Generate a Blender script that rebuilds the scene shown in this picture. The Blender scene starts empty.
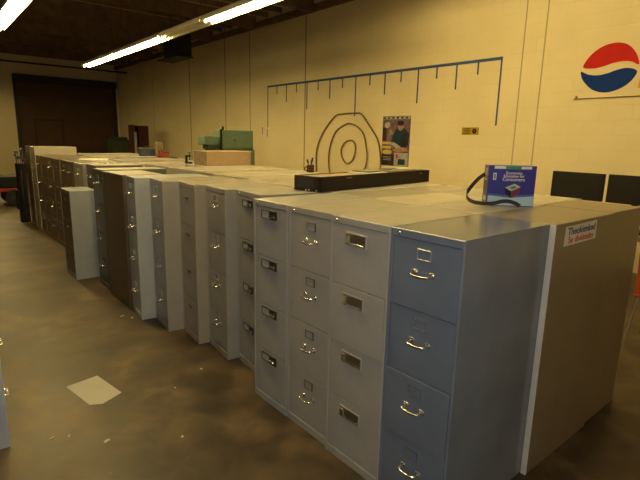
import bpy, bmesh, math, random
from mathutils import Vector, Matrix
random.seed(7)
D=bpy.data; SC=bpy.context.scene; COL=SC.collection
PI=math.pi

# ---------------------------------------------------------------- materials
def lin(c):
    return tuple(((v/255.0)/12.92 if v/255.0<=0.04045 else (((v/255.0)+0.055)/1.055)**2.4) for v in c)
def newmat(name):
    m=D.materials.new(name); m.use_nodes=True
    nt=m.node_tree; b=nt.nodes['Principled BSDF']
    return m,nt,b
def paint(name,rgb,rough=0.45,metal=0.0,var=0.06,scale=6.0,bump=0.0,spec=0.5):
    """paint with slight wear mottling; rgb is linear albedo"""
    m,nt,b=newmat(name)
    tc=nt.nodes.new('ShaderNodeTexCoord'); n=nt.nodes.new('ShaderNodeTexNoise')
    n.inputs['Scale'].default_value=scale; n.inputs['Detail'].default_value=4
    nt.links.new(tc.outputs['Object'],n.inputs['Vector'])
    r=nt.nodes.new('ShaderNodeValToRGB')
    lo=tuple(max(0,c*(1-var)) for c in rgb); hi=tuple(min(1,c*(1+var)) for c in rgb)
    r.color_ramp.elements[0].color=(*lo,1); r.color_ramp.elements[1].color=(*hi,1)
    r.color_ramp.elements[0].position=0.35; r.color_ramp.elements[1].position=0.65
    nt.links.new(n.outputs['Fac'],r.inputs['Fac']); nt.links.new(r.outputs['Color'],b.inputs['Base Color'])
    b.inputs['Roughness'].default_value=rough; b.inputs['Metallic'].default_value=metal
    b.inputs['Specular IOR Level'].default_value=spec
    if bump>0:
        bp=nt.nodes.new('ShaderNodeBump'); bp.inputs['Strength'].default_value=bump; bp.inputs['Distance'].default_value=0.01
        nt.links.new(n.outputs['Fac'],bp.inputs['Height']); nt.links.new(bp.outputs['Normal'],b.inputs['Normal'])
    return m
def emit(name,rgb,s):
    m,nt,b=newmat(name)
    b.inputs['Base Color'].default_value=(*rgb,1)
    b.inputs['Emission Color'].default_value=(*rgb,1); b.inputs['Emission Strength'].default_value=s
    return m

M={}
M['blue']=paint('blue_grey_paint',(0.130,0.152,0.190),0.20,var=0.10,scale=3)
M['grey']=paint('light_grey_paint',(0.335,0.325,0.30),0.23,var=0.05)
M['putty']=paint('putty_paint',(0.34,0.32,0.275),0.23,var=0.05)
M['warm']=paint('warm_grey_paint',(0.29,0.275,0.245),0.23,var=0.06)
M['pale']=paint('pale_grey_paint',(0.36,0.38,0.40),0.23,var=0.05)
M['tan']=paint('tan_paint',(0.30,0.27,0.215),0.23,var=0.06)
M['brown']=paint('brown_paint',(0.10,0.072,0.045),0.35,var=0.08)
M['green_grey']=paint('green_grey_paint',(0.085,0.095,0.085),0.35,var=0.08)
M['khaki']=paint('khaki_paint',(0.17,0.138,0.09),0.28,var=0.08)
M['cream']=paint('cream_paint',(0.42,0.39,0.30),0.23,var=0.04)
M['chrome']=paint('chrome',(0.75,0.74,0.70),0.22,1.0,var=0.02)
M['bronze']=paint('bronze_metal',(0.13,0.10,0.065),0.4,0.5,var=0.1)
M['dark_metal']=paint('dark_metal',(0.05,0.045,0.04),0.4,0.5)
M['black']=paint('black_plastic',(0.010,0.009,0.009),0.6,spec=.2)
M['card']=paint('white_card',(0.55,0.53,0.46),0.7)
M['dull']=paint('dull_card',(0.42,0.39,0.33),0.7)
M['dull_blue']=paint('dull_blue_card',(0.17,0.20,0.25),0.6)
M['paper']=paint('white_paper',(0.50,0.48,0.41),0.8,var=0.04)
M['cardboard']=paint('cardboard',(0.30,0.205,0.11),0.85,var=0.05,scale=12)
M['cardboard_end']=paint('printed_cardboard',(0.17,0.12,0.075),0.85,var=0.25,scale=22)
M['wood']=paint('raw_wood',(0.21,0.145,0.07),0.75,var=0.15,scale=9)
M['green']=paint('green_enamel',(0.10,0.165,0.11),0.45,var=0.08)
M['dark_green']=paint('dark_green_paint',(0.035,0.045,0.022),0.6)
M['maroon']=paint('maroon_paint',(0.060,0.018,0.014),0.6,var=0.15,spec=.2)
M['red']=paint('red_paint',(0.24,0.022,0.018),0.45)
M['navy']=paint('navy_plastic',(0.018,0.022,0.05),0.45)
M['orange']=paint('orange_plastic',(0.30,0.045,0.010),0.5)
M['tray']=paint('tray_black_wood',(0.017,0.010,0.008),0.6,var=0.3,scale=9,spec=.25)
M['tray_label']=paint('slate_card',(0.022,0.022,0.026),0.6,spec=.2)
M['rust']=paint('rusty_hoop',(0.17,0.10,0.035),0.8,var=0.3,scale=30)
M['tape']=paint('blue_tape',(0.045,0.080,0.19),0.7,spec=.15)
M['logo_red']=paint('logo_red',(0.42,0.016,0.012),0.6,var=0.05,spec=.1)
M['logo_blue']=paint('logo_blue',(0.003,0.026,0.17),0.6,var=0.05,spec=.1)
M['logo_white']=paint('logo_white',(0.65,0.57,0.38),0.6,var=0.03,spec=.2)
M['logo_orange']=paint('logo_orange',(0.60,0.20,0.02),0.5)
M['sign_yellow']=paint('sign_yellow',(0.30,0.19,0.018),0.6,spec=.1)
M['sign_ink']=paint('sign_ink',(0.03,0.01,0.005),0.7,spec=.1)
M['screen']=paint('dark_screen',(0.006,0.005,0.005),0.5,spec=.25)
M['box_blue']=paint('box_deep_blue',(0.020,0.026,0.30),0.35,var=0.04)
M['box_sky']=paint('box_pale_blue',(0.42,0.62,0.78),0.4,var=0.04)
M['box_mid']=paint('box_mid_blue',(0.07,0.13,0.42),0.4,var=0.04)
M['box_spine']=paint('box_spine',(0.06,0.05,0.07),0.4,var=0.2,scale=30)
M['box_green']=paint('box_green',(0.02,0.30,0.10),0.4)
M['white']=paint('white_plastic',(0.75,0.75,0.72),0.45,var=0.02)
M['box_wine']=paint('box_wine',(0.20,0.02,0.08),0.4)
M['strap']=paint('black_webbing',(0.018,0.013,0.013),0.7)
M['ink_blue']=paint('ink_blue',(0.02,0.03,0.12),0.6)
M['ink_red']=paint('ink_red',(0.40,0.03,0.05),0.6)
M['rubber']=paint('rubber',(0.012,0.012,0.012),0.85)
M['olive']=paint('olive_card',(0.13,0.13,0.06),0.7,var=0.2,scale=20)
M['fixture']=paint('fixture_enamel',(0.55,0.50,0.38),0.5)
M['tube']=emit('fluorescent_tube',(1.0,0.76,0.30),80.0)
M['beam']=paint('dark_timber',(0.13,0.082,0.042),0.85,var=0.25,scale=4)
M['skin']=paint('printed_skin',(0.30,0.16,0.10),0.6,var=0.25,scale=12,spec=.1)
M['print_dark']=paint('printed_dark',(0.022,0.018,0.028),0.6,var=0.3,scale=12,spec=.1)
M['print_teal']=paint('printed_teal',(0.012,0.035,0.045),0.6,var=0.2,scale=12,spec=.1)
M['print_mauve']=paint('printed_mauve',(0.13,0.085,0.095),0.6,var=0.45,scale=9,spec=.1)
M['print_yellow']=paint('printed_yellow',(0.50,0.36,0.09),0.6,spec=.1)
M['print_grey']=paint('printed_grey',(0.30,0.29,0.26),0.5,var=0.25,scale=14)

def floor_mat():
    m,nt,b=newmat('stained_concrete'); N=nt.nodes; L=nt.links
    tc=N.new('ShaderNodeTexCoord')
    def noise(s,d,dist=0):
        n=N.new('ShaderNodeTexNoise'); n.inputs['Scale'].default_value=s; n.inputs['Detail'].default_value=d; n.inputs['Distortion'].default_value=dist
        L.new(tc.outputs['Object'],n.inputs['Vector']); return n
    a=noise(1.6,7,0.6); c=noise(4.5,9,0.4); e=noise(45,4)
    r=N.new('ShaderNodeValToRGB'); el=r.color_ramp.elements
    el[0].position=0.38; el[0].color=(0.026,0.017,0.008,1); el[1].position=0.64; el[1].color=(0.082,0.056,0.028,1)
    k=el.new(0.5); k.color=(0.045,0.030,0.015,1)
    L.new(a.outputs['Fac'],r.inputs['Fac'])
    r2=N.new('ShaderNodeValToRGB'); r2.color_ramp.elements[0].position=0.38; r2.color_ramp.elements[0].color=(0.55,0.53,0.50,1)
    r2.color_ramp.elements[1].position=0.62; r2.color_ramp.elements[1].color=(1.45,1.42,1.38,1)
    L.new(c.outputs['Fac'],r2.inputs['Fac'])
    mx=N.new('ShaderNodeMixRGB'); mx.blend_type='MULTIPLY'; mx.inputs[0].default_value=1.0
    L.new(r.outputs['Color'],mx.inputs[1]); L.new(r2.outputs['Color'],mx.inputs[2])
    r3=N.new('ShaderNodeValToRGB'); r3.color_ramp.elements[0].position=0.70; r3.color_ramp.elements[0].color=(0,0,0,1)
    r3.color_ramp.elements[1].position=0.76; r3.color_ramp.elements[1].color=(1,1,1,1)
    L.new(e.outputs['Fac'],r3.inputs['Fac'])
    mx2=N.new('ShaderNodeMixRGB'); L.new(r3.outputs['Color'],mx2.inputs[0]); L.new(mx.outputs[0],mx2.inputs[1]); mx2.inputs[2].default_value=(0.15,0.115,0.07,1)
    L.new(mx2.outputs[0],b.inputs['Base Color'])
    rr=N.new('ShaderNodeMapRange'); rr.inputs['To Min'].default_value=0.33; rr.inputs['To Max'].default_value=0.62
    L.new(c.outputs['Fac'],rr.inputs['Value']); L.new(rr.outputs[0],b.inputs['Roughness'])
    bp=N.new('ShaderNodeBump'); bp.inputs['Strength'].default_value=0.15; bp.inputs['Distance'].default_value=0.01
    L.new(c.outputs['Fac'],bp.inputs['Height']); L.new(bp.outputs['Normal'],b.inputs['Normal'])
    return m
def wall_mat(name,axis,joints=()):
    """painted block wall: courses every 0.2 m, block ends every 0.4 m, dark vertical control joints"""
    m,nt,b=newmat(name); N=nt.nodes; L=nt.links
    g=N.new('ShaderNodeNewGeometry'); sp=N.new('ShaderNodeSeparateXYZ'); L.new(g.outputs['Position'],sp.inputs[0])
    cb=N.new('ShaderNodeCombineXYZ'); L.new(sp.outputs[axis],cb.inputs[0]); L.new(sp.outputs['Z'],cb.inputs[1])
    br=N.new('ShaderNodeTexBrick'); br.inputs['Scale'].default_value=1.0
    br.inputs['Brick Width'].default_value=0.406; br.inputs['Row Height'].default_value=0.203
    br.inputs['Mortar Size'].default_value=0.005; br.inputs['Mortar Smooth'].default_value=0.6
    br.inputs['Color1'].default_value=(1,1,1,1); br.inputs['Color2'].default_value=(0.975,0.975,0.97,1); br.inputs['Mortar'].default_value=(0.86,0.84,0.80,1)
    L.new(cb.outputs[0],br.inputs['Vector'])
    n=N.new('ShaderNodeTexNoise'); n.inputs['Scale'].default_value=0.9; n.inputs['Detail'].default_value=5
    L.new(g.outputs['Position'],n.inputs['Vector'])
    r=N.new('ShaderNodeValToRGB'); r.color_ramp.elements[0].position=0.3; r.color_ramp.elements[1].position=0.7
    r.color_ramp.elements[0].color=(0.59,0.495,0.285,1); r.color_ramp.elements[1].color=(0.68,0.58,0.35,1)
    L.new(n.outputs['Fac'],r.inputs['Fac'])
    # course visibility fades in and out like thick paint over block
    n2=N.new('ShaderNodeTexNoise'); n2.inputs['Scale'].default_value=1.7; L.new(g.outputs['Position'],n2.inputs['Vector'])
    mr=N.new('ShaderNodeMapRange'); mr.inputs['From Min'].default_value=0.4; mr.inputs['From Max'].default_value=0.65; mr.inputs['To Min'].default_value=0.15; mr.inputs['To Max'].default_value=0.9
    L.new(n2.outputs['Fac'],mr.inputs['Value'])
    mx=N.new('ShaderNodeMixRGB'); mx.blend_type='MULTIPLY'; L.new(mr.outputs[0],mx.inputs[0])
    L.new(r.outputs['Color'],mx.inputs[1]); L.new(br.outputs['Color'],mx.inputs[2])
    last=mx.outputs[0]
    for (p,w,c) in joints:
        s=N.new('ShaderNodeMath'); s.operation='SUBTRACT'; L.new(sp.outputs[axis],s.inputs[0]); s.inputs[1].default_value=p
        a=N.new('ShaderNodeMath'); a.operation='ABSOLUTE'; L.new(s.outputs[0],a.inputs[0])
        l=N.new('ShaderNodeMath'); l.operation='LESS_THAN'; L.new(a.outputs[0],l.inputs[0]); l.inputs[1].default_value=w
        x=N.new('ShaderNodeMixRGB'); L.new(l.outputs[0],x.inputs[0]); L.new(last,x.inputs[1]); x.inputs[2].default_value=(*c,1)
        last=x.outputs[0]
    L.new(last,b.inputs['Base Color']); b.inputs['Roughness'].default_value=0.6
    bp=N.new('ShaderNodeBump'); bp.inputs['Strength'].default_value=0.25; bp.inputs['Distance'].default_value=0.006
    L.new(br.outputs['Fac'],bp.inputs['Height']); bp.invert=True; L.new(bp.outputs['Normal'],b.inputs['Normal'])
    return m
def ceil_mat():
    m,nt,b=newmat('timber_deck'); N=nt.nodes; L=nt.links
    g=N.new('ShaderNodeNewGeometry'); mp=N.new('ShaderNodeMapping'); mp.inputs['Scale'].default_value=(0.35,5.0,1)
    L.new(g.outputs['Position'],mp.inputs['Vector'])
    n=N.new('ShaderNodeTexNoise'); n.inputs['Scale'].default_value=1.0; n.inputs['Detail'].default_value=5; L.new(mp.outputs[0],n.inputs['Vector'])
    r=N.new('ShaderNodeValToRGB'); r.color_ramp.elements[0].position=0.32; r.color_ramp.elements[1].position=0.7
    r.color_ramp.elements[0].color=(0.18,0.115,0.055,1); r.color_ramp.elements[1].color=(0.60,0.42,0.24,1)
    L.new(n.outputs['Fac'],r.inputs['Fac']); L.new(r.outputs['Color'],b.inputs['Base Color']); b.inputs['Roughness'].default_value=0.8
    return m
M['floor']=floor_mat()
JO=(0.33,0.27,0.15); JD=(0.20,0.16,0.09)
M['wall_right']=wall_mat('painted_block_right','Y',[(18.09,.02,JO),(14.81,.028,JD),(12.38,.022,JD),(10.99,.018,JD),(8.49,.02,JD),(3.05,.011,JO),(2.720,.011,JO)])
M['wall_back']=wall_mat('painted_block_back','X')
M['wall_left']=paint('dark_unseen_block',(0.10,0.07,0.04),0.8)  # unseen wall, toned dark to cut light bounced onto cabinet fronts
M['ceiling']=ceil_mat()
M['door']=paint('brown_roller_door',(0.060,0.027,0.011),0.75,var=0.12,scale=2)
M['door_dark']=paint('door_frame_brown',(0.014,0.008,0.006),0.6)

# ---------------------------------------------------------------- mesh helpers
class MB:
    def __init__(s): s.bm=bmesh.new()
    def box(s,a,b,bev=0.0,seg=1,mat=None):
        bm=bmesh.new(); bmesh.ops.create_cube(bm,size=1)
        c=[(a[i]+b[i])/2 for i in range(3)]; d=[abs(b[i]-a[i]) for i in range(3)]
        for v in bm.verts: v.co=Vector((c[0]+v.co.x*d[0],c[1]+v.co.y*d[1],c[2]+v.co.z*d[2]))
        if bev>0:
            bmesh.ops.bevel(bm,geom=list(bm.edges),offset=min(bev,min(d)*0.45),segments=seg,affect='EDGES',profile=0.5)
        s.merge(bm,mat); return s
    def merge(s,bm,mat=None):
        me=D.meshes.new('tmp'); 
        if mat is not None: bm.transform(mat)
        bm.to_mesh(me); bm.free(); s.bm.from_mesh(me); D.meshes.remove(me)
    def tube(s,pts,r,n=8,closed=False,flat=None):
        """swept tube along points; r number or list; flat=(w,h) makes an elliptical section"""
        pts=[Vector(p) for p in pts]; m=len(pts); rings=[]
        prev=None
        for i,p in enumerate(pts):
            if closed: t=(pts[(i+1)%m]-pts[i-1])
            else: t=(pts[min(i+1,m-1)]-pts[max(i-1,0)])
            t.normalize()
            if prev is None:
                up=Vector((0,0,1)) if abs(t.z)<0.9 else Vector((1,0,0))
                u=t.cross(up).normalized()
            else:
                u=(prev-t*prev.dot(t))
                u=u.normalized() if u.length>1e-6 else t.orthogonal().normalized()
            w=t.cross(u).normalized(); prev=u
            rr=r[i] if isinstance(r,(list,tuple)) else r
            ring=[]
            for k in range(n):
                a=2*PI*k/n
                ra,rb=(rr,rr) if flat is None else (flat[0],flat[1])
                ring.append(s.bm.verts.new(p+u*math.cos(a)*ra+w*math.sin(a)*rb))
            rings.append(ring)
        rng=range(m) if closed else range(m-1)
        for i in rng:
            A,B=rings[i],rings[(i+1)%m]
            for k in range(n):
                s.bm.faces.new((A[k],A[(k+1)%n],B[(k+1)%n],B[k]))
        if not closed:
            s.bm.faces.new(list(reversed(rings[0]))); s.bm.faces.new(rings[-1])
        return s
    def cyl(s,a,b,r,n=16,r2=None): return s.tube([a,b],[r,r if r2 is None else r2],n)
    def lathe(s,prof,c=(0,0,0),n=20):
        rings=[]
        for (r,z) in prof:
            rings.append([s.bm.verts.new((c[0]+r*math.cos(2*PI*k/n),c[1]+r*math.sin(2*PI*k/n),c[2]+z)) for k in range(n)])
        for A,B in zip(rings[:-1],rings[1:]):
            for k in range(n): s.bm.faces.new((A[k],A[(k+1)%n],B[(k+1)%n],B[k]))
        s.bm.faces.new(list(reversed(rings[0]))); s.bm.faces.new(rings[-1]); return s
    def prism(s,poly,vec):
        """extrude planar polygon (3D points) by vec"""
        vec=Vector(vec)
        A=[s.bm.verts.new(Vector(p)) for p in poly]; B=[s.bm.verts.new(Vector(p)+vec) for p in poly]
        n=len(poly)
        s.bm.faces.new(A); s.bm.faces.new(list(reversed(B)))
        for k in range(n): s.bm.faces.new((A[(k+1)%n],A[k],B[k],B[(k+1)%n]))
        return s
    def mesh(s,name,mat,smooth=False):
        bmesh.ops.recalc_face_normals(s.bm,faces=list(s.bm.faces))
        me=D.meshes.new(name); s.bm.to_mesh(me); s.bm.free()
        if smooth:
            for p in me.polygons: p.use_smooth=True
        me.materials.append(mat); return me
    def build(s,name,mat,parent=None,loc=None,smooth=False,label=None):
        o=D.objects.new(name,s.mesh(name,mat,smooth)); COL.objects.link(o)
        if parent: o.parent=parent
        if loc is not None: o.location=loc
        if label: o['label']=label
        return o
def thing(name,label,cat,loc=(0,0,0),rz=0,group=None):
    o=D.objects.new(name,None); o.empty_display_size=0.1; COL.objects.link(o); o.location=loc; o.rotation_euler=(0,0,rz)
    o['label']=label; o['category']=cat
    if group: o['group']=group
    return o
def tag(o,label,cat,group=None):
    o['label']=label; o['category']=cat
    if group: o['group']=group
    return o
def struct(o): o['kind']='structure'; return o
def add(name,me,parent):
    o=D.objects.new(name,me); COL.objects.link(o); o.parent=parent; return o
def rebase(o,p):
    """move a mesh object's origin to p without moving its shape"""
    p=Vector(p); o.data.transform(Matrix.Translation(-p)); o.location=p; return o
def textmesh(name,s,size,mat,ext=0.0006,bold=0.0):
    cu=D.curves.new('txt','FONT'); cu.body=s; cu.size=size; cu.extrude=ext; cu.offset=bold; cu.align_x='CENTER'; cu.align_y='CENTER'
    t=D.objects.new('txt',cu); COL.objects.link(t); bpy.context.view_layer.update()
    me=D.meshes.new_from_object(t.evaluated_get(bpy.context.evaluated_depsgraph_get()))
    me.name=name; me.materials.clear(); me.materials.append(mat)
    D.objects.remove(t); D.curves.remove(cu); return me
def smooth_poly(pts,k=6):
    n=len(pts); out=[]
    for i in range(n):
        p0,p1,p2,p3=[Vector(pts[(i+j-1)%n]) for j in range(4)]
        for a in range(k):
            t=a/k
            out.append(0.5*((2*p1)+(-p0+p2)*t+(2*p0-5*p1+4*p2-p3)*t*t+(-p0+3*p1-3*p2+p3)*t**3))
    return out
def smooth_line(pts,k=6):
    n=len(pts); out=[]
    for i in range(n-1):
        p0,p1,p2,p3=[Vector(pts[min(max(i+j-1,0),n-1)]) for j in range(4)]
        for a in range(k):
            t=a/k
            out.append(0.5*((2*p1)+(-p0+p2)*t+(2*p0-5*p1+4*p2-p3)*t*t+(-p0+3*p1-3*p2+p3)*t**3))
    out.append(Vector(pts[-1])); return out

# ---------------------------------------------------------------- setting
WX=5.8; YB=22.3; XL=-7.0; YF=-2.2; CZ=4.52
struct(MB().box((XL-3,YF-3,-.2),(WX+.2,YB+.2,0)).build('floor',M['floor']))
struct(MB().box((WX,YF-.2,0),(WX+.2,YB+.2,CZ+.5)).build('wall_right',M['wall_right']))
w=MB()                                            # left wall
w.box((XL-.2,YF-.2,0),(XL,YB+.2,CZ+.5))
struct(w.build('wall_left',M['wall_left']))
w=MB()                                            # back wall with the roller door opening
w.box((XL,YB,0),(1.75,YB+.2,CZ+.5)); w.box((1.75,YB,3.98),(5.72,YB+.2,CZ+.5)); w.box((5.72,YB,0),(WX,YB+.2,CZ+.5))
struct(w.build('wall_back',M['wall_back']))
w=MB()                                            # unseen wall behind the camera; doorway invented to let in and block light
w.box((XL,YF-.2,0),(-3.7,YF,CZ+.5)); w.box((-1.75,YF-.2,0),(WX,YF,CZ+.5)); w.box((-3.7,YF-.2,2.7),(-1.75,YF,CZ+.5))
struct(w.build('wall_front',M['wall_back']))
struct(MB().box((XL-.2,YF-.2,CZ+.32),(WX+.2,YB+.2,CZ+.5)).build('ceiling',M['ceiling']))
# rafters carried across the room, and small joists between
b=MB()
y=-1.5
while y<YB-0.4:
    b.box((XL,y-.05,CZ+.0),(WX,y+.05,CZ+.33)); y+=2.44
struct(b.build('trim_1',M['beam']))
b=MB(); y=-1.5
while y<YB-0.8:
    for k in (1,2,3):
        b.box((XL,y+k*.61-.02,CZ+.20),(WX,y+k*.61+.02,CZ+.33))
    y+=2.44
struct(b.build('trim_2',M['beam']))
struct(MB().box((WX-.09,YF,CZ+.0),(WX,YB,CZ+.14)).build('trim_3',M['beam']))
struct(MB().cyl((XL,20.9,4.28),(WX,20.9,4.28),.035,10).build('trim_4',M['door_dark'],smooth=True))
# roller door in the back wall with wicket door outline
dr=thing('door_1','','door',(3.73,YB,0)); del dr['label']; del dr['category']; dr['kind']='structure'
m=MB()
m.box((-1.98,.05,0),(1.99,.12,3.98)); 
for i in range(7): m.box((-1.98,.04,i*.568),(1.99,.06,i*.568+.562),.004)
m.build('door_leaf',M['door'],dr)
m=MB(); m.box((-1.98,-.03,0),(-1.86,.12,3.98),.005); m.box((1.87,-.03,0),(1.99,.12,3.98),.005); m.box((-1.98,-.22,3.70),(1.99,.12,3.98),.03)
m.build('door_frame',M['door_dark'],dr)
m=MB(); 
for (x0,x1,z0,z1) in ((-1.33,-1.27,0,2.27),(-.31,-.25,0,2.27),(-1.33,-.25,2.21,2.27)): m.box((x0,.01,z0),(x1,.06,z1),.008)
m.build('wicket_frame',M['door_dark'],dr)

# ---------------------------------------------------------------- filing cabinets
_cache={}
def cab_meshes(w,d,h,n,color,style):
    key=(w,d,h,n,color,style)
    if key in _cache: return _cache[key]
    P=M[color]; R={}
    b=MB(); b.box((.022,0,0),(d,w,h),.004)
    b.box((0,0,0),(.03,.014,h),.003); b.box((0,w-.014,0),(.03,w,h),.003)
    b.box((0,.010,h-.036),(.03,w-.010,h),.003); b.box((0,.010,0),(.03,w-.010,.05),.003)
    R['body']=b.mesh('cabinet_body',P)
    if style=='side': _cache[key]=R; return R
    H=(h-.036-.052)/n; R['H']=H
    f=MB(); f.box((.003,.0152,.0016),(.026,w-.0152,H-.0016),.0022,2)
    if style=='recess':                     # raised lip round the pull
        f.box((-.0015,w*.5-.057,H*.67),(.006,w*.5+.093,H*.67+.068),.002)
    R['drawer']=f.mesh('drawer',P)
    cy=w*.5; subs=[]
    def fr(y0,y1,z0,z1,t,mat,name,proud=.004):
        m=MB(); m.box((-proud,y0,z0),(.004,y1,z0+t),.0008); m.box((-proud,y0,z1-t),(.004,y1,z1),.0008)
        m.box((-proud,y0,z0),(.004,y0+t,z1),.0008); m.box((-proud,y1-t,z0),(.004,y1,z1),.0008)
        subs.append((name,m.mesh(name,mat)))
    def bow(z,half,mat,r=.0055):
        m=MB(); pts=[(.003,cy-half,z+.006),(-.020,cy-half,z+.004),(-.032,cy-half*.8,z),(-.034,cy,z-.003),(-.032,cy+half*.8,z),(-.020,cy+half,z+.004),(.003,cy+half,z+.006)]
        m.tube(smooth_line(pts,4),r,8); 
        for s in (-1,1): m.box((-.004,cy+s*half-.013,z-.006),(.004,cy+s*half+.013,z+.018),.003)
        subs.append(('handle',m.mesh('handle',mat,True)))
    if style in('bow','bow_blue'):
        edge=M['bronze'] if style=='bow' else M['chrome']
        zl=H*.74; cy=cy-(.018 if style=='bow' else 0)
        fr(cy-.036,cy+.036,zl,zl+.046,.0035,edge,'label_holder')
        m=MB(); m.box((-.001,cy-.033,zl+.003),(.003,cy+.033,zl+.043)); subs.append(('label_card',m.mesh('label_card',P)))
        bow(H*.74-.062,.043,M['chrome'])
    elif style=='recess':
        z0=H*.67+.006; cy=cy+.018
        m=MB(); m.box((-.002,cy-.068,z0),(.002,cy+.068,z0+.056),.001); subs.append(('pull_recess',m.mesh('pull_recess',M['bronze'])))
        m=MB(); m.box((-.010,cy+.036,z0+.006),(.0,cy+.066,z0+.050),.004,2); m.box((-.006,cy-.060,z0+.004),(0,cy+.038,z0+.012),.002)
        subs.append(('latch',m.mesh('latch',M['chrome'])))
    elif style=='label_pull':
        z0=H*.77; cy=cy+.008
        fr(cy-.078,cy+.078,z0,z0+.052,.005,M['dark_metal'],'pull_frame',.006)
        m=MB(); m.box((-.002,cy-.002,z0+.004),(.002,cy+.074,z0+.048)); subs.append(('label_card',m.mesh('label_card',M['dull'])))
        m=MB(); m.box((-.002,cy-.074,z0+.004),(.002,cy-.002,z0+.048)); subs.append(('pull_recess',m.mesh('pull_recess',M['dark_metal'])))
        m=MB(); m.box((-.014,cy-.070,z0+.010),(-.002,cy-.010,z0+.026),.004,2); subs.append(('handle',m.mesh('handle',M['chrome'])))
    elif style=='small':
        z0=H*.68
        fr(cy-.036,cy+.036,z0+.03,z0+.075,.003,P,'label_holder')
        bow(z0-.015,.04,M['chrome'],.006)
    elif style=='dark':
        z0=H*.70
        m=MB(); m.box((-.008,cy-.035,z0),(.003,cy+.035,z0+.018),.003); subs.append(('handle',m.mesh('handle',M['bronze'])))
    R['subs']=subs
    m=MB(); m.tube([(-.005,w-.05,h-.020),(.004,w-.05,h-.020)],.0065,10); R['lock']=m.mesh('lock',M['chrome'],True)
    _cache[key]=R; return R
def cabinet(label,x,y,rz=0,w=.381,d=.68,h=1.32,n=4,color='grey',style='bow',group=None,open_=None,lock=True,name='filing_cabinet',front=None):
    R=cab_meshes(w,d,h,n,color,style)
    t=thing(name,label,'filing cabinet',(x,y,0),rz,group)
    add('cabinet_body',R['body'],t)
    if style=='side': return t
    for k in range(n):
        dobj=add('drawer',R['drawer'],t)
        if front: dobj.material_slots[0].link='OBJECT'; dobj.material_slots[0].material=M[front]; dobj['label']='drawer front coloured darker for shade'
        dobj.location=(0,0,.052+k*R['H'])
        if open_ and k in open_: dobj.location.x-=open_[k]
        for nm,me in R['subs']: add(nm,me,dobj)
    if lock and style in('bow','bow_blue','recess','label_pull'): add('lock',R['lock'],t)
    return t
G='filing cabinets in the front row facing the aisle'
A=-.107
cabinet('blue-grey four-drawer filing cabinet with bow handles, nearest corner of the block',0,0,0,.377,.68,color='blue',style='bow_blue',group=G,open_={2:-.004,1:.004})
cabinet('putty cabinet with bronze recessed pulls beside the blue-grey cabinet',0,.382,0,.400,.68,color='putty',style='recess',group=G,open_={2:.005})
cabinet('putty cabinet with bow handles between the bronze-pull and black-framed-pull cabinets',.015,.788,0,.374,.66,color='putty',style='bow',group=G)
cabinet('grey cabinet with black-framed pulls standing flush beside the bow-handled putty cabinet',.012,1.168,0,.362,.67,color='grey',style='label_pull',group=G)
cabinet('grey cabinet with black-framed pulls, set back behind its nearer twin',.149,1.665,A,.383,.50,color='warm',style='label_pull',group=G)
cabinet('warm grey cabinet just beyond the set-back one, chrome pulls, near side showing',.106,2.066,A,.385,.54,color='warm',style='small',group=G)
cabinet('putty-sided cabinet with dark pulls, second beyond the set-back cabinet',.061,2.470,A,.385,.60,color='tan',style='dark',group=G)
cabinet('beige cabinet with wide lit side, third beyond the set-back cabinet',-.033,2.872,A,.385,.66,color='warm',style='small',group=G)
cabinet('pale bluish-sided cabinet jutting furthest into the aisle of the skewed four',-.119,3.279,A,.335,.70,color='pale',style='small',group=G)
t=cabinet('brown cabinet turned sideways showing a plain wide panel to the aisle',-.108,4.245,-PI/2,.395,.61,color='brown',style='side',group=G)
cabinet('dark green-grey cabinet beside the low grey cabinet',-.078,4.37,0,.37,.70,color='green_grey',style='small',group=G)
cabinet('dark-fronted tall cabinet directly behind the low grey cabinet',.075,5.17,0,.41,.56,color='brown',style='small',group=G)
cabinet('tall cabinet behind the far side of the low cabinet, single lit edge strip',.035,5.60,0,.44,.60,color='warm',style='small',group=G)
cabinet('tall cabinet just past the low grey cabinet, wider lit edge strip',.030,6.09,0,.345,.60,color='brown',style='small',group=G)
cabinet('brown tall cabinet, second past the low grey cabinet',.036,6.45,0,.35,.60,color='brown',style='small',group=G)
cabinet('brown tall cabinet with a lit edge strip, third past the low grey cabinet',.022,6.85,0,.41,.60,color='brown',style='dark',group=G)
cabinet('brown tall cabinet in the dark run, second from its near end',.020,7.28,0,.41,.60,color='brown',style='small',group=G)
cabinet('brown tall cabinet in the dark run, third from its near end',.020,7.71,0,.41,.60,color='brown',style='dark',group=G)
cabinet('brown tall cabinet in front of the taller cream-sided cabinet',.020,8.14,0,.41,.60,color='brown',style='small',group=G)
cabinet('taller cream-sided cabinet standing above the far end of the row',.020,8.62,0,.42,.67,h=1.455,n=5,color='cream',style='dark',group=G)
cabinet('last taller cabinet of the front row beside the dark upright bag',.015,9.06,0,.42,.67,h=1.45,n=5,color='brown',style='dark',group=G)
# low cabinet in front of the row
cabinet('low light grey cabinet standing out in front of the tall row',-.275,4.985,.0,.45,.295,h=1.05,n=3,color='pale',style='dark',group=None,front='brown')  # brown drawer colour stands for shade on the aisle-facing front
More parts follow.
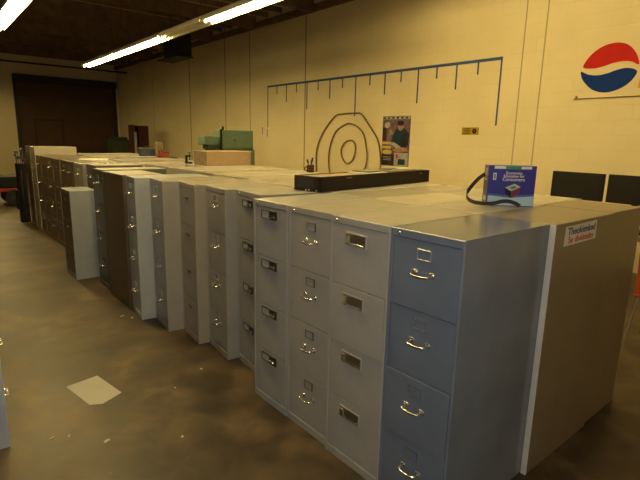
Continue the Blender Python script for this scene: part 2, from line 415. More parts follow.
# middle row, back to back with the front row
GM='filing cabinets in the middle row'
cabinet('tan cabinet with a white lettered sticker on its plain side, next to the blue-grey one',1.401,-.027+.385,PI,.385,.72,color='khaki',style='side',group=GM)
khaki=[o for o in D.objects if o.get('label','').startswith('tan cabinet with a white lettered sticker')][0]
m=MB(); m.box((.712,.359,0),(.7212,.3862,1.319),.0004); m.build('lit_edge',M['card'],khaki,label='near corner edge coloured pale for the light on it')  # pale colour stands for light on the cabinet's protruding edge
y=.372; i=0
cols=['putty','cream','tan','grey','putty','tan']
while y<9.3:
    x1=1.395 if y>1.2 else 1.40
    dd=.70-(.075 if 2.6<y<5.3 else .0)-(.015 if y>6.5 else 0)
    cabinet('filing cabinet of the middle row, only its plain metal top showing',x1,y+.385,PI,.385,round(dd,3),color=cols[i%6],style='side',group=GM)
    y+=.385+random.choice([.004,.006,.010,.016]); i+=1
# rear row, along the far edge of the block
GR='filing cabinets in the rear row'
cabinet('dark tan cabinet at the rear near corner of the block, plain side showing',1.875,-.015+.40,PI,.40,.47,color='khaki',style='side',group=GR)
y=.392; i=0
while y<9.3:
    cabinet('filing cabinet of the rear row, only its plain metal top showing',1.985 if y<3 else (1.95 if y<6 else 1.93),y+.385,PI,.385,.575 if y<3 else (.54 if y<6 else .52),color=cols[(i*2+1)%6],style='side',group=GR)
    y+=.385+random.choice([.004,.008,.014]); i+=1
# cabinet at the left edge of the aisle, turned towards the block
cabinet('pale grey cabinet at the left edge across the aisle from the block',-1.35,2.25,PI,.40,.68,color='pale',style='bow',lock=True)

# ---------------------------------------------------------------- things on the cabinets
Z=1.3205
# long black tray box with papers
ra=math.atan2(.26,1.58)
t=thing('storage_tray','long open black tray box lying across the filing cabinet tops','box',(.59,1.58,Z),ra)
L_,Wd,Ht=1.56,.255,.108
m=MB(); m.box((0,0,0),(L_,Wd,.012)); m.box((0,0,0),(L_,.014,Ht),.002); m.box((0,Wd-.014,0),(L_,Wd,Ht),.002); m.box((0,0,0),(.014,Wd,Ht),.002); m.box((L_-.014,0,0),(L_,Wd,Ht),.002)
m.build('tray_body',M['tray'],t)
m=MB(); m.box((-.003,.055,.022),(.002,.225,.088),.001); m.build('end_label',M['tray_label'],t,label='slate grey panel on the end of the tray')
m=MB()
for yy in (.03,.10,.13): m.box((-.005,yy,.004),(.001,yy+.012,.016),.002)
m.build('clasp',M['chrome'],t)
m=MB(); m.box((.30,-.004,.084),(.36,.003,.094),.001); m.box((1.36,-.004,.078),(1.42,.003,.090),.001); m.build('hinge',M['bronze'],t)
def on_tray(x,y,z): 
    c,s=math.cos(ra),math.sin(ra); return (.59+x*c-y*s,1.58+x*s+y*c,Z+z)
def slab(name,label,cat,x,y,z,a,b,h,mat,rz=0,group=None,tilt=0):
    m=MB(); m.box((-a/2,-b/2,0),(a/2,b/2,h),.001); o=m.build(name,mat); o.location=on_tray(x,y,z); o.rotation_euler=(0,tilt,ra+rz)
    return tag(o,label,cat,group)
slab('cardboard_sheet','brown cardboard pad filling the near end of the black tray','cardboard',.30,.128,.013,.55,.215,.090,M['wood'])
slab('paper_stack','stack of white papers in the middle of the black tray','papers',.74,.125,.013,.30,.20,.098,M['paper'])
slab('folder','olive folder lying on the white papers at the middle of the tray','folder',.80,.15,.1125,.30,.16,.010,M['olive'],.10)
slab('folder','thick olive folder filling the far half of the black tray','folder',1.18,.125,.013,.52,.20,.103,M['olive'])
slab('paper_sheet','pale loose sheet on the thick olive folder in the tray','paper',1.22,.14,.1168,.30,.12,.008,M['dull'],-.08)
slab('folder','small olive folder on top of the pale sheet in the tray','folder',1.10,.165,.1254,.20,.10,.006,M['olive'],.2)

# boxed course kit with shoulder strap
fl=Vector((1.033,.553,0)); frr=Vector((1.033,.553,0))+Vector((math.cos(math.radians(43)),-math.sin(math.radians(43)),0))*.275; ang=math.atan2((frr-fl).y,(frr-fl).x); Wb=(frr-fl).length
t=thing('software_box','deep blue boxed kit with white title and pale top, standing on the cabinets','box',(fl.x,fl.y,Z),ang)
Hb=.240; Db=.095
m=MB(); m.box((0,0,0),(Wb,Db,Hb),.003,2); m.build('box_shell',M['box_blue'],t)
m=MB(); m.box((-.0015,.003,.003),(.0015,Db-.003,Hb-.004)); m.build('spine',M['box_spine'],t,label='dark printed spine')
for k,(z0,z1,mt) in enumerate(((.150,.158,'card'),(.175,.222,'print_grey'),(.03,.055,'card'))):
    m=MB(); m.box((-.003,.022,z0),(-.001,.065,z1)); m.build('spine_print',M[mt],t)
def face(name,x0,x1,z0,z1,mat,e=.0012): 
    m=MB(); m.box((x0,-e,z0),(x1,.001,z1)); return m.build(name,mat,t)
m=MB(); m.prism([(.004,-.0010,.003),(Wb-.004,-.0010,.003),(Wb-.004,-.0010,.062),(Wb*.5,-.0010,.050),(.004,-.0010,.062)],(0,.002,0)); m.build('pale_band',M['box_sky'],t,label='pale sky-blue band along the bottom')
m=MB(); m.prism([(.004,-.0008,.060),(Wb*.5,-.0008,.048),(Wb-.004,-.0008,.060),(Wb-.004,-.0008,.074),(Wb*.5,-.0008,.064),(.004,-.0008,.074)],(0,.0016,0)); m.build('mid_band',M['box_mid'],t)
face('top_strip',.030,Wb-.030,Hb-.020,Hb-.004,M['white']); face('green_strip',.095,.185,Hb-.0195,Hb-.0045,M['box_green'],.0018)
face('badge',.026,.044,.155,.195,M['white']); face('badge_mark',.030,.040,.160,.190,M['box_mid'],.0018)
for s,z,sz in (('Economics',.196,.022),('Education for',.178,.022),('Consumers',.158,.028)):
    me=textmesh('title_text',s,sz,M['white'],.0006,.0003); o=add('title_text',me,t); o.location=(Wb*.53,-.0020,z); o.rotation_euler=(PI/2,0,0)
# printed picture of an open cube
def pr(name,poly,mat,e=.0014):
    m=MB(); m.prism([(x,-e,z) for x,z in poly],(0,.002,0)); m.build(name,mat,t)
cx,cz=Wb*.53,.098
pr('cube_print',[(cx-.045,cz+.012),(cx+.01,cz+.036),(cx+.045,cz+.018),(cx-.008,cz-.008)],M['card'])
pr('cube_print',[(cx-.045,cz+.010),(cx-.008,cz-.010),(cx-.004,cz-.050),(cx-.040,cz-.026)],M['print_teal'])
pr('cube_print',[(cx-.006,cz-.010),(cx+.045,cz+.016),(cx+.038,cz-.022),(cx-.002,cz-.050)],M['box_wine'])
pr('cube_print',[(cx-.020,cz+.012),(cx+.008,cz+.024),(cx+.024,cz+.014),(cx-.004,cz+.003)],M['box_green'],.0018)
# strap: a webbing band standing on its edge
m=MB()
path=[(-.008,.05,.185),(-.050,.050,.150),(-.098,.050,.085),(-.110,.030,.045),(-.085,-.010,.022),(-.030,-.035,.016),(.030,-.045,.020),(.070,-.055,.033),(.110,-.065,.036),(.145,-.075,.026),(.168,-.085,.012)]
path=smooth_line(path,5); hw=.011
vs=[]
for i,p in enumerate(path):
    t_=(path[min(i+1,len(path)-1)]-path[max(i-1,0)]).normalized()
    nrm=t_.cross(Vector((0,0,1))).normalized(); up=nrm.cross(t_).normalized()
    vs.append([m.bm.verts.new(p+up*a*hw+nrm*b_*.0012) for a,b_ in ((-1,-1),(1,-1),(1,1),(-1,1))])
for Aq,Bq in zip(vs[:-1],vs[1:]):
    for k in range(4): m.bm.faces.new((Aq[k],Aq[(k+1)%4],Bq[(k+1)%4],Bq[k]))
m.bm.faces.new(vs[0]); m.bm.faces.new(list(reversed(vs[-1])))
m.build('strap',M['strap'],t,label='black webbing shoulder strap')

# cardboard carton
t=thing('cardboard_carton','plain brown closed carton on the cabinet tops in front of the green machine','box',(1.35,4.82,Z),-.05)
m=MB(); m.box((0,0,0),(.65,.42,.183),.004); m.build('carton_body',M['cardboard'],t)
m=MB(); m.box((-.002,.004,.004),(.002,.416,.178)); m.build('printed_end',M['cardboard_end'],t,label='darker printed end panel')
m=MB(); m.box((0,.195,.1825),(.65,.225,.1845)); m.build('packing_tape',M['wood'],t)
def mini(name,label,cat,loc,rz=0): return thing(name,label,cat,(loc[0],loc[1],Z),rz)
# small clamp beside the carton
t=mini('bench_clamp','small black clamp standing just left of the brown carton','clamp',(1.33,5.33))
m=MB(); m.box((-.05,-.02,0),(.05,.02,.02),.004); m.box((-.045,-.015,.02),(-.015,.015,.115),.004); m.box((-.045,-.015,.09),(.035,.015,.115),.004); m.build('frame',M['black'],t)
m=MB(); m.cyl((.02,0,.05),(.02,0,.15),.008); m.cyl((-.01,0,.148),(.05,0,.148),.005); m.build('screw',M['dark_metal'],t)
# can with tools at the far edge
t=mini('tool_can','small dark can holding tools at the rear edge behind the tray','can',(1.86,3.29))
m=MB(); m.lathe([(.038,0),(.042,.01),(.042,.075),(.045,.08),(.040,.082)],n=18); m.build('can_body',M['maroon'],t)
m=MB(); m.tube(smooth_line([(-.042,0,.065),(-.075,0,.055),(-.075,0,.025),(-.042,0,.018)],4),.006,6); m.build('handle',M['maroon'],t)
for k,(dx,dy,hh) in enumerate(((-.02,.01,.13),(.01,-.01,.15),(.02,.015,.12))):
    m=MB(); m.cyl((dx*.5,dy*.5,.02),(dx*1.6,dy*1.4,hh),.006,8); m.cyl((dx*1.3,dy*1.2,hh-.03),(dx*1.7,dy*1.5,hh+.012),.011,8); m.build('tool',M['dark_metal'],t)
# items at the far corner of the rear row
t=mini('toolbox','dark navy toolbox on the rear row in front of the maroon locker','toolbox',(1.75,7.92),-.2)
m=MB(); m.box((-.17,-.09,0),(.17,.09,.13),.008,2); m.build('box_body',M['navy'],t)
m=MB(); m.box((-.172,-.092,.122),(.172,.092,.14),.006); m.build('lid',M['dark_green'],t,label='dark greenish lid')
m=MB(); m.tube(smooth_line([(-.07,0,.138),(-.06,0,.165),(.06,0,.165),(.07,0,.138)],4),.006,8); m.build('handle',M['black'],t)
o=MB().box((-.055,-.04,0),(.055,.04,.26),.004).build('wooden_block',M['wood']); o.location=(1.80,7.56,Z); tag(o,'upright tan wooden block behind the red caddy on the rear row','block')
t=mini('tool_caddy','small red caddy in front of the upright wooden block','caddy',(1.77,7.33))
m=MB(); m.box((-.09,-.05,0),(.09,.05,.012)); m.box((-.09,-.05,0),(.09,-.042,.075),.002); m.box((-.09,.042,0),(.09,.05,.075),.002); m.box((-.09,-.05,0),(-.082,.05,.09),.002); m.box((.082,-.05,0),(.09,.05,.09),.002); m.build('caddy_body',M['red'],t)
m=MB(); m.tube(smooth_line([(-.086,0,.085),(-.05,0,.12),(.05,0,.12),(.086,0,.085)],4),.005,8); m.build('handle',M['maroon'],t)
for k in range(3):
    m=MB(); m.cyl((-.05+k*.05,0,.013),(-.055+k*.055,.01,.10+.02*(k%2)),.010,8); m.build('tool',M['maroon'],t)
for k,(dx,dy,ln,an) in enumerate(((1.80,7.10,.09,.4),(1.83,6.98,.08,-.3),(1.80,6.86,.10,.9))):
    m=MB(); m.cyl((-ln/2,0,.008),(ln/2,0,.008),.008,8); m.box((ln/2-.012,-.022,0),(ln/2+.012,.022,.018),.004)
    o=m.build('hand_tool',M['dark_metal']); o.location=(dx,dy,Z); o.rotation_euler=(0,0,an)
    tag(o,['small dark hand tool lying nearest the red caddy','small dark hand tool lying in the middle of three on the rear row','small dark hand tool lying furthest right of three on the rear row'][k],'tool','hand tools on the rear row')
o=MB().box((-.20,-.24,0),(.20,.24,.004),.001).build('paper_sheet',M['card']); o.location=(.47,6.72,Z); o.rotation_euler=(0,0,-.3); tag(o,'white sheet lying on the far cabinet tops near the taller cabinet','paper')

# ---------------------------------------------------------------- things behind the block
# green electrical machine
t=thing('machine_cabinet','green enamelled machine with control box standing by the right wall','machine',(3.0,7.5,0),0)
m=MB(); m.box((.06,.02,0),(.775,.40,1.455),.012,2); m.build('base',M['green'],t)
m=MB(); m.box((.0,.0,1.455),(.725,.34,1.825),.010,2); m.build('control_box',M['green'],t)
m=MB(); m.box((.045,-.012,1.48),(.705,.002,1.805),.004); m.build('door',M['green'],t)
m=MB(); m.box((-.012,-.016,1.45),(.022,.02,1.84),.004); m.build('hinge_strip',M['black'],t)
m=MB(); m.tube([(.29,-.028,1.63),(.29,-.01,1.63)],.018,12); m.build('knob',M['dark_green'],t)
m=MB(); m.cyl((.10,.1,1.825),(.10,.1,1.89),.022,10); m.build('cap',M['black'],t)
m=MB(); m.box((-.33,.03,1.54),(-.012,.30,1.70),.010,2); m.build('side_head',M['green'],t)
m=MB(); m.box((-.25,.05,1.455),(-.015,.28,1.54),.008); m.build('side_base',M['dark_green'],t)
m=MB(); m.box((-.20,.06,0),(.055,.28,1.455),.01); m.build('side_stand',M['dark_green'],t)
# maroon locker with an open door
t=thing('locker','dark maroon metal locker with open door against the right wall','locker',(4.62,17.0,0),0)
m=MB(); m.box((0,0,0),(.03,.45,2.03)); m.box((.49,0,0),(.52,.45,2.03)); m.box((0,0,1.99),(.52,.45,2.03)); m.box((0,.42,0),(.52,.45,2.03)); m.box((0,0,0),(.52,.45,.06))
for z in (.6,1.05,1.5): m.box((.03,.03,z),(.49,.42,z+.02))
m.build('locker_body',M['maroon'],t)
m=MB(); m.box((.15,-.02,.05),(.52,0,2.0),.004); m.build('door',M['maroon'],t)
m=MB(); m.box((-.25,-.16,.05),(.0,-.135,2.05),.004); m.build('door',M['maroon'],t)
m=MB(); m.box((-.06,-.17,.9),(.03,-.16,1.80),.003); m.build('door_papers',M['print_grey'],t,label='pale papers hanging on the open door')
# dark green cabinet by the roller door
t=thing('equipment_crate','dark green equipment crate standing by the roller door','crate',(4.72,20.0,0),0)
m=MB(); m.box((0,0,0),(.72,.6,1.5),.02,2); m.box((.05,.05,1.5),(.67,.55,1.60),.02); m.build('crate_body',M['dark_green'],t)
m=MB(); m.box((.04,-.012,.1),(.34,0,1.42),.004); m.box((.38,-.012,.1),(.68,0,1.42),.004); m.build('panel',M['dark_green'],t)
# two black flat screens on stands behind the block
for k,(cy_,lab) in enumerate(((1.48,'black flat screen nearer the boxed kit, behind the rear edge of the block'),(.84,'black flat screen at the right edge of the photo behind the block'))):
    t=thing('flat_screen',lab,'television',(4.5,cy_,0.0),-.05,'black flat screens behind the block')
    m=MB(); m.box((0,-.305,1.05),(.045,.305,1.37),.008,2); m.build('housing',M['black'],t)
    m=MB(); m.box((-.003,-.285,1.072),(.002,.285,1.35)); m.build('panel',M['screen'],t)
    m=MB(); m.box((.008,-.03,.76),(.040,.03,1.06),.004); m.box((-.09,-.15,.745),(.13,.15,.765),.006); m.build('stand',M['black'],t)
t=thing('table','low dark table carrying the two black screens','table',(4.5,1.1,0))
m=MB(); m.box((-.3,-.85,.70),(.4,.85,.744),.006); m.build('table_top',M['beam'],t)
for sx in (-.27,.33):
    for sy in (-.8,.76):
        m=MB(); m.box((sx,sy,0),(sx+.04,sy+.04,.70)); m.build('leg',M['dark_metal'],t)
# orange chair at the right edge
t=thing('stacking_chair','orange plastic chair with dark rim at the right edge of the photo','chair',(3.18,.08,0),0)
m=MB(); m.box((-.20,-.20,.44),(.20,.20,.47),.012,2); m.build('seat',M['orange'],t)
m=MB(); m.tube([(-.19,0,.47),(-.21,0,.7),(-.25,0,1.0)],.1,12,flat=(.19,.012)); m.build('backrest',M['orange'],t)
for sx in (-1,1):
    for sy in (-1,1):
        m=MB(); m.cyl((sx*.17,sy*.17,.44),(sx*.21,sy*.21,0),.011,8); m.build('leg',M['chrome'],t)
# bag with shiny rods at the end of the row
t=thing('golf_bag','dark upright bag with shiny rods at the far end of the cabinet row','bag',(-.055,9.72,0))
m=MB(); m.lathe([(.085,0),(.092,.03),(.085,.30),(.090,.70),(.085,.98),(.09,1.10),(.08,1.12)],n=18); m.build('bag_body',M['black'],t)
m=MB(); m.box((-.12,-.06,.25),(-.07,.06,.62),.02,3); m.build('pocket',M['black'],t)
m=MB(); m.tube(smooth_line([(.0,-.085,1.0),(-.02,-.15,.80),(-.02,-.15,.55),(0,-.09,.36)],5),.012,6); m.build('strap',M['navy'],t)
for k in range(9):
    a=k*2.4; x0,y0=math.cos(a)*.045,math.sin(a)*.045; hh=1.16+.05*((k*3)%5)
    m=MB(); m.cyl((x0,y0,.9),(x0*1.5,y0*1.5,hh),.006,8); m.build('rod',M['chrome'],t)
    m=MB(); m.box((x0*1.5-.022,y0*1.5-.030,hh-.01),(x0*1.5+.012,y0*1.5+.025,hh+.045),.010,2); m.build('rod_head',M['navy'] if k%3 else M['chrome'],t)
# low dark cart with red bar at the left edge
t=thing('platform_cart','low black cart with a red bar and rubber wheel at the far left','cart',(-.30,12.6,0))
m=MB(); m.box((-.75,-.35,.42),(.62,.45,.68),.02,2); m.build('deck',M['black'],t)
m=MB(); m.box((-.75,-.40,.33),(.64,-.34,.41),.01); m.box((-.75,.40,.33),(.64,.46,.41),.01); m.build('bar',M['red'],t)
for k,(sx,sy) in enumerate(((.42,-.36),(.42,.36),(-.55,-.36),(-.55,.36))):
    m=MB(); m.tube([(sx,sy-.05,.19),(sx,sy+.05,.19)],.19,20); w_=m.build('wheel',M['rubber'],t)
    m=MB(); m.tube([(sx,sy-.055,.19),(sx,sy+.055,.19)],.06,12); m.build('hub',M['dark_metal'],w_)

# ---------------------------------------------------------------- on the right wall
XW=WX
def wallpoly(m,pts,x,t): m.prism([(x,y,z) for y,z in pts],(t,0,0)); return m
# blue ruler line with ticks
t=thing('wall_ruler','blue taped ruler line with hanging tick marks on the right wall','wall marking',(XW,6.74,0))
m=MB(); m.box((-.006,-3.365,2.992),(0,3.365,3.040)); m.build('tape_line',M['tape'],t)
for k in range(17):
    yy=-3.35+k*6.70/16
    zb=1.97 if k in(0,16) else (2.19 if k==8 else (2.39 if k%4==0 else (2.59 if k%2==0 else 2.80)))
    m=MB(); m.box((-.005,yy-.014,zb),(0,yy+.014,2.995)); m.build('tick',M['tape'],t)
# stray marks under the left end
for k,(yy,z0,z1) in enumerate(((10.35,1.78,1.98),(10.12,1.72,1.93))):
    o=rebase(MB().box((XW-.005,yy-.012,z0),(XW,yy+.012,z1)).build('tape_strip',M['tape']),(XW,yy,z0))
    tag(o,['short faint tape strip left of the ruler end on the wall','short faint tape strip directly under the ruler left end'][k],'tape','tape strips under the ruler')
# three hoops of the target
outer=[(7.95,0.6),(7.97,1.0),(7.97,1.44),(7.76,1.83),(7.36,2.19),(7.10,2.245),(6.65,2.25),(6.5,2.22),(6.25,1.98),(6.0,1.7),(5.91,1.4),(5.88,1.0),(5.88,.6)]
mid=[(7.30,.72),(7.48,0.95),(7.53,1.27),(7.47,1.59),(7.31,1.86),(7.08,1.99),(6.86,2.04),(6.6,1.96),(6.41,1.8),(6.31,1.49),(6.29,1.28),(6.37,1.05),(6.6,.75)]
inner=[(7.05,1.28),(7.11,1.45),(7.03,1.60),(6.90,1.67),(6.74,1.67),(6.65,1.56),(6.67,1.39),(6.75,1.24),(6.91,1.18)]
for pts,cl,lab in ((outer,False,'outermost brown arch of the three-ring target on the wall'),(mid,False,'middle brown ring of the three-ring target'),(inner,True,'small innermost ring of the target')):
    P3=[(XW-.030,y,z) for y,z in pts]
    m=MB(); m.tube(smooth_poly(P3,5) if cl else smooth_line(P3,5),.016,8,closed=cl)
    o=m.build('target_ring',M['rust'],smooth=True); rebase(o,(XW-.02,6.9,1.4)); tag(o,lab,'ring','target rings on the wall')
# poster
t=thing('wall_poster','tall dark poster of a figure in a vest, right of the target','poster',(XW,5.55,1.2))
m=MB(); m.box((-.006,-.37,0),(0,.35,.97)); m.build('sheet',M['print_mauve'],t)
def pp(name,mt,pts,e=.008): m=MB(); wallpoly(m,pts,-e,.003); m.build(name,M[mt],t)
def ell(cy,cz,a,b,n=18): return [(cy+a*math.cos(2*PI*k/n),cz+b*math.sin(2*PI*k/n)) for k in range(n)]
def rect(y0,y1,z0,z1): return [(y0,z0),(y1,z0),(y1,z1),(y0,z1)]
pp('header','print_grey',rect(-.36,.34,.91,.96)); 
for k in range(6): pp('header_letter','print_dark',rect(.27-k*.115,.33-k*.115,.92,.95),.0095)
pp('figure_vest','print_teal',[(-.34,.40),(-.36,.62),(-.26,.72),(-.12,.76),(.0,.70),(.06,.60),(.10,.45),(-.10,.40)])
pp('figure_vest','print_dark',[(-.30,.36),(-.34,.62),(-.24,.68),(-.14,.52),(-.08,.38)],.0095)
pp('figure_head','skin',ell(-.13,.77,.07,.085),.0095); pp('figure_hair','print_dark',ell(-.13,.83,.085,.05),.011)
pp('figure_arm','skin',[(-.34,.30),(-.30,.37),(-.05,.36),(.05,.30),(-.10,.27)],.0095)
pp('second_head','skin',ell(.13,.66,.05,.06)); pp('second_head','print_grey',ell(.22,.80,.07,.06)); pp('second_body','print_dark',rect(.24,.34,.50,.74))
pp('white_cloth','print_grey',[(-.06,.34),(.16,.46),(.02,.46),(-.16,.38)],.0105)
pp('yellow_block','print_yellow',rect(.05,.34,.42,.47)); pp('yellow_block','print_yellow',rect(.10,.33,.34,.39)); pp('yellow_block','print_yellow',ell(.20,.27,.13,.045))
pp('dark_block','print_dark',rect(.02,.34,.01,.22)); 
for k in range(3): pp('small_print','print_grey',rect(.08,.30,.17-k*.03,.178-k*.03),.0095)
pp('inset_picture','print_grey',rect(-.35,.0,.01,.26)); pp('inset_shape','print_teal',rect(-.28,-.10,.03,.14),.0095); pp('inset_shape','ink_red',ell(-.07,.19,.035,.05),.0095)
# yellow notice
t=thing('notice_sign','small yellow notice with a dark round symbol on the wall','sign',(XW,3.86,1.82))
m=MB(); m.box((-.008,-.165,0),(0,.165,.125),.002); m.build('plate',M['sign_yellow'],t)
m=MB(); m.tube([(-.011,-.085,.062),(-.007,-.085,.062)],.042,20); m.build('round_symbol',M['sign_ink'],t)
m=MB(); m.tube([(-.013,-.085,.068),(-.010,-.085,.068)],.016,12); m.build('round_symbol',M['print_mauve'],t)
for k in range(4):
    m=MB(); m.box((-.010,.0,.020+k*.026),(-.007,.135-.02*(k%2),.029+k*.026)); m.build('text_line',M['sign_ink'],t)
# soft drink logo board
t=thing('logo_sign','cream board with a red, white and blue round wave logo','sign',(XW,1.2,2.335))
m=MB(); m.box((-.012,-1.6,0),(0,1.0,.90),.002); m.build('board',M['wall_right'],t)
m=MB(); m.box((-.013,-1.6,-.008),(0,1.0,.004),.001); m.build('board_edge',M['rust'],t,label='dark brown lower edging strip')
red=[(2.12,2.755),(2.07,2.87),(1.98,2.96),(1.86,3.02),(1.72,3.035),(1.6,3.00),(1.51,2.92),(1.45,2.82),(1.43,2.73),(1.52,2.775),(1.63,2.79),(1.75,2.775),(1.86,2.745),(1.98,2.73)]
blue=[(2.14,2.70),(2.04,2.655),(1.92,2.635),(1.8,2.65),(1.68,2.685),(1.56,2.70),(1.44,2.655),(1.47,2.56),(1.55,2.48),(1.67,2.42),(1.81,2.40),(1.95,2.44),(2.05,2.52),(2.12,2.61)]
for nm,pts,mt in (('logo_red_wave',red,'logo_red'),('logo_blue_wave',blue,'logo_blue')):
    P3=smooth_poly([(-.016,y-1.2,z-2.335) for y,z in pts],5)
    m=MB(); m.prism(P3,(.006,0,0)); m.build(nm,M[mt],t)
m=MB(); m.prism([(-.016,.20,.10),(-.016,.11,.10),(-.016,.02,.22),(-.016,-.02,.34),(-.016,.17,.34),(-.016,.19,.22)],(.006,0,0)); m.build('orange_letter',M['logo_orange'],t)
for yy in (2.18-1.2,):
    m=MB(); m.tube([(-.018,yy-.02,.02),(-.012,yy-.02,.02)],.018,10); m.build('screw',M['rust'],t)

# ---------------------------------------------------------------- unit heater
t=thing('unit_heater','black box heater hanging from the ceiling near the right wall','heater',(3.8,11.2,3.62))
m=MB(); m.box((-.18,-.45,0),(.20,.40,.52),.03,2); m.build('heater_body',M['black'],t)
m=MB()
for k in range(6): m.box((-.20,-.40,.05+k*.068),(-.175,.36,.075+k*.068),.003)
m.build('louvre',M['black'],t)
m=MB(); m.box((-.22,-.5,-.03),(.22,.75,-.005),.004); m.build('drip_tray',M['black'],t)
for sy in (-.3,.3):
    m=MB(); m.cyl((0,sy,.50),(0,sy,1.22),.012,8); m.build('hanger_rod',M['dark_metal'],t)

# ---------------------------------------------------------------- strip lights
M['tube_dim']=emit('fill_light_tube',(1.0,0.76,0.30),46.0)  # weaker glow for the added high fill strips
def strip(x,y0,y1,label,z=3.30,lit=True,tube='tube'):
    t=thing('strip_light',label,'ceiling light',(x,y0,z),0,'fluorescent strip lights')
    Ln=y1-y0
    m=MB(); m.box((-.05,0,.05),(.05,Ln,.12),.006); m.prism([(-.115,.0,.055),(.115,.0,.055),(.055,.0,.10),(-.055,.0,.10)],(0,Ln,0)); m.box((-.120,0,.016),(-.112,Ln,.058)); m.box((.112,0,.016),(.120,Ln,.058)); m.build('housing',M['fixture'],t)
    if lit:
        for s in (-1,1):
            m=MB(); m.tube([(s*.055,.03,.022),(s*.055,Ln-.03,.022)],.019,8); m.build('fluorescent_tube',M[tube],t)
            for q in (0,Ln-.03):
                m=MB(); m.box((s*.055-.014,q,.0),(s*.055+.014,q+.03,.06),.003); m.build('lamp_holder',M['white'],t)
    for yy in (Ln*.12,Ln*.88):
        m=MB(); m.cyl((0,yy,.115),(0,yy,CZ+.33-z),.005,6); m.build('hanger_rod',M['dark_metal'],t)
    return t
XR=1.93
strip(XR,9.90,12.30,'lit strip light at the far end of the run over the cabinets')
strip(XR,7.46,9.86,'lit strip light, second from the far end of the run over the cabinets')
strip(XR,5.86,7.42,'unlit strip fixture between the lit ones over the cabinets',lit=False)
strip(XR,3.40,5.82,'lit strip light cut by the top of the photo, over the cabinets')
strip(XR,0.96,3.38,'lit strip light above the near end of the cabinet block')
XA=-.33
strip(XA,6.40,8.80,'lit strip light at the far end of the run over the aisle')
strip(XA,3.96,6.36,'lit strip light, second in the run over the aisle')
strip(XA,.60,3.00,'lit strip light over the near part of the aisle')
strip(4.3,.2,2.6,'added strip light set high out of view to brighten the right wall',z=4.25,tube='tube_dim')  # out-of-view pair added to brighten the near wall and cabinet tops
strip(4.3,2.64,5.04,'added strip light set high out of view, further from the front',z=4.25,tube='tube_dim')
strip(XA,12.2,14.6,'added unseen strip light over the far part of the aisle')  # this and the next two are unseen, added to brighten the far wall
strip(XA,14.64,17.04,'added unseen strip light second from the roller door over the aisle')
strip(XA,17.5,19.9,'added unseen strip light nearest the roller door over the aisle')


# ---------------------------------------------------------------- things on the floor
o=tag(MB().prism([(-.96,2.37,.001),(-.75,2.41,.001),(-.69,2.07,.001),(-.83,2.00,.001),(-.90,2.035,.001)],(0,0,.0015)).build('paper_sheet',M['paper']),'white sheet of paper lying alone on the aisle floor','paper')
rebase(o,(-.82,2.2,.001))
sc=[(-.229,3.50,.05,.012,.5,'thin white scrap on the floor by the pale-sided cabinet'),(-.17,3.40,.03,.02,1.2,'short white scrap beside the thin one near the skewed cabinets'),(-1.159,1.80,.035,.008,.2,'thin pale scrap beside the left cabinet'),(-1.08,1.76,.03,.012,1.0,'curled pale scrap just right of the thin one by the left cabinet'),(-.119,2.064,.018,.018,.3,'tiny white scrap near the foot of the grey cabinets'),(-.384,1.915,.015,.010,.7,'tiny pale scrap midway between the paper sheet and the cabinets'),(-.925,1.585,.04,.022,.4,'flat pale scrap in front of the paper sheet'),(-.578,1.364,.02,.014,.9,'small scrap on the near floor below the paper sheet')]
for (x,y,a,b_,rz,lab) in sc:
    m=MB(); m.prism([(-a/2,-b_/2,0),(a*.3,-b_/2,0),(a/2,b_*.1,0),(a*.1,b_/2,0),(-a*.4,b_*.3,0)],(0,0,.003)); o=m.build('paper_scrap',M['paper']); o.location=(x,y,.001); o.rotation_euler=(0,0,rz)
    tag(o,lab,'paper scrap','paper scraps on the floor')
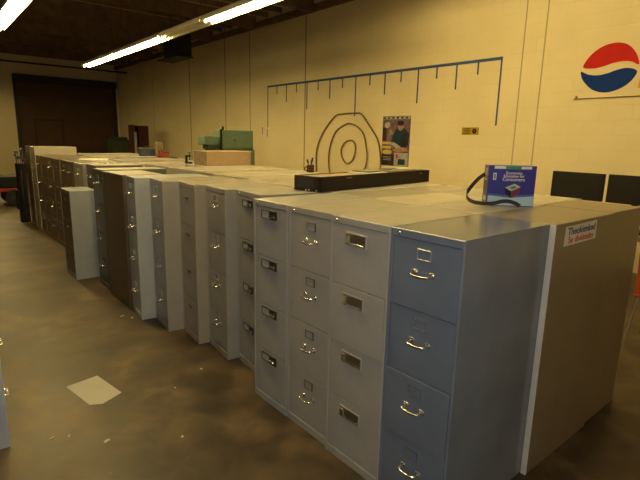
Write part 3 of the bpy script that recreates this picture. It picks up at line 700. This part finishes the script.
# sticker on the tan cabinet side
t=thing('sticker','white sticker with dark blue and red lettering on the cabinet side','sticker',(.975,-.0275,1.255),0)
m=MB(); m.prism([(-.190,-.0015,-.050),(.180,-.0015,-.048),(.175,-.0015,.052),(-.185,-.0015,.046)],(0,.0013,0)); m.build('label_sheet',M['card'],t)
me=textmesh('lettering','Theokienked',.062,M['ink_blue'],.0003,.001); o=add('lettering',me,t); o.location=(0,-.0022,.018); o.rotation_euler=(PI/2,0,0); o.scale=(.98,.85,1)
me=textmesh('lettering','Se divkketkn',.058,M['ink_red'],.0003,.001); o=add('lettering',me,t); o.location=(0,-.0022,-.025); o.rotation_euler=(PI/2,0,0); o.scale=(.98,.80,1)

# ---------------------------------------------------------------- added cool lamp outside the invented doorway behind the camera
l=D.lights.new('doorway_fill','AREA'); l.shape='RECTANGLE'; l.size=2.6; l.size_y=2.3; l.energy=32; l.color=(0.86,0.93,1.0)  # added lamp, lights the near-facing cabinet sides
o=D.objects.new('doorway_fill',l); COL.objects.link(o); o.location=(-3.1,-4.4,1.5); 
dirv=Vector((.35,1,-.05)).normalized(); o.rotation_euler=dirv.to_track_quat('-Z','Y').to_euler()
# the camera's own flash: a small lamp just above the lens
l=D.lights.new('camera_flash','POINT'); l.shadow_soft_size=.02; l.energy=68; l.color=(1.0,0.98,0.94)
o=D.objects.new('camera_flash',l); COL.objects.link(o); o.location=(-1.60,-1.03,1.74)
wd=D.worlds.new('world'); SC.world=wd; wd.use_nodes=True
bg=wd.node_tree.nodes['Background']; bg.inputs[0].default_value=(.45,.55,.7,1); bg.inputs[1].default_value=0.15

# ---------------------------------------------------------------- camera
f,pitch,roll,yaw=482.16,0.20557,0.02264,0.69588
F=Vector((math.sin(yaw)*math.cos(pitch),math.cos(yaw)*math.cos(pitch),-math.sin(pitch)))
R0=F.cross(Vector((0,0,1))).normalized(); U0=R0.cross(F)
R_=math.cos(roll)*R0+math.sin(roll)*U0; U_=-math.sin(roll)*R0+math.cos(roll)*U0
cam=D.cameras.new('camera'); cam.sensor_width=36; cam.lens=f*36/640; cam.clip_start=.05; cam.clip_end=80
co=D.objects.new('camera',cam); COL.objects.link(co)
co.matrix_world=Matrix(((R_.x,U_.x,-F.x,-1.57558),(R_.y,U_.y,-F.y,-1.02219),(R_.z,U_.z,-F.z,1.68620),(0,0,0,1)))
SC.camera=co
SC.view_settings.view_transform='Standard'; SC.view_settings.look='None'; SC.view_settings.gamma=1; SC.view_settings.use_curve_mapping=False
SC.view_settings.exposure=0.0
SC.cycles.use_denoising=True
SC.cycles.max_bounces=6; SC.cycles.diffuse_bounces=4; SC.cycles.sample_clamp_indirect=4
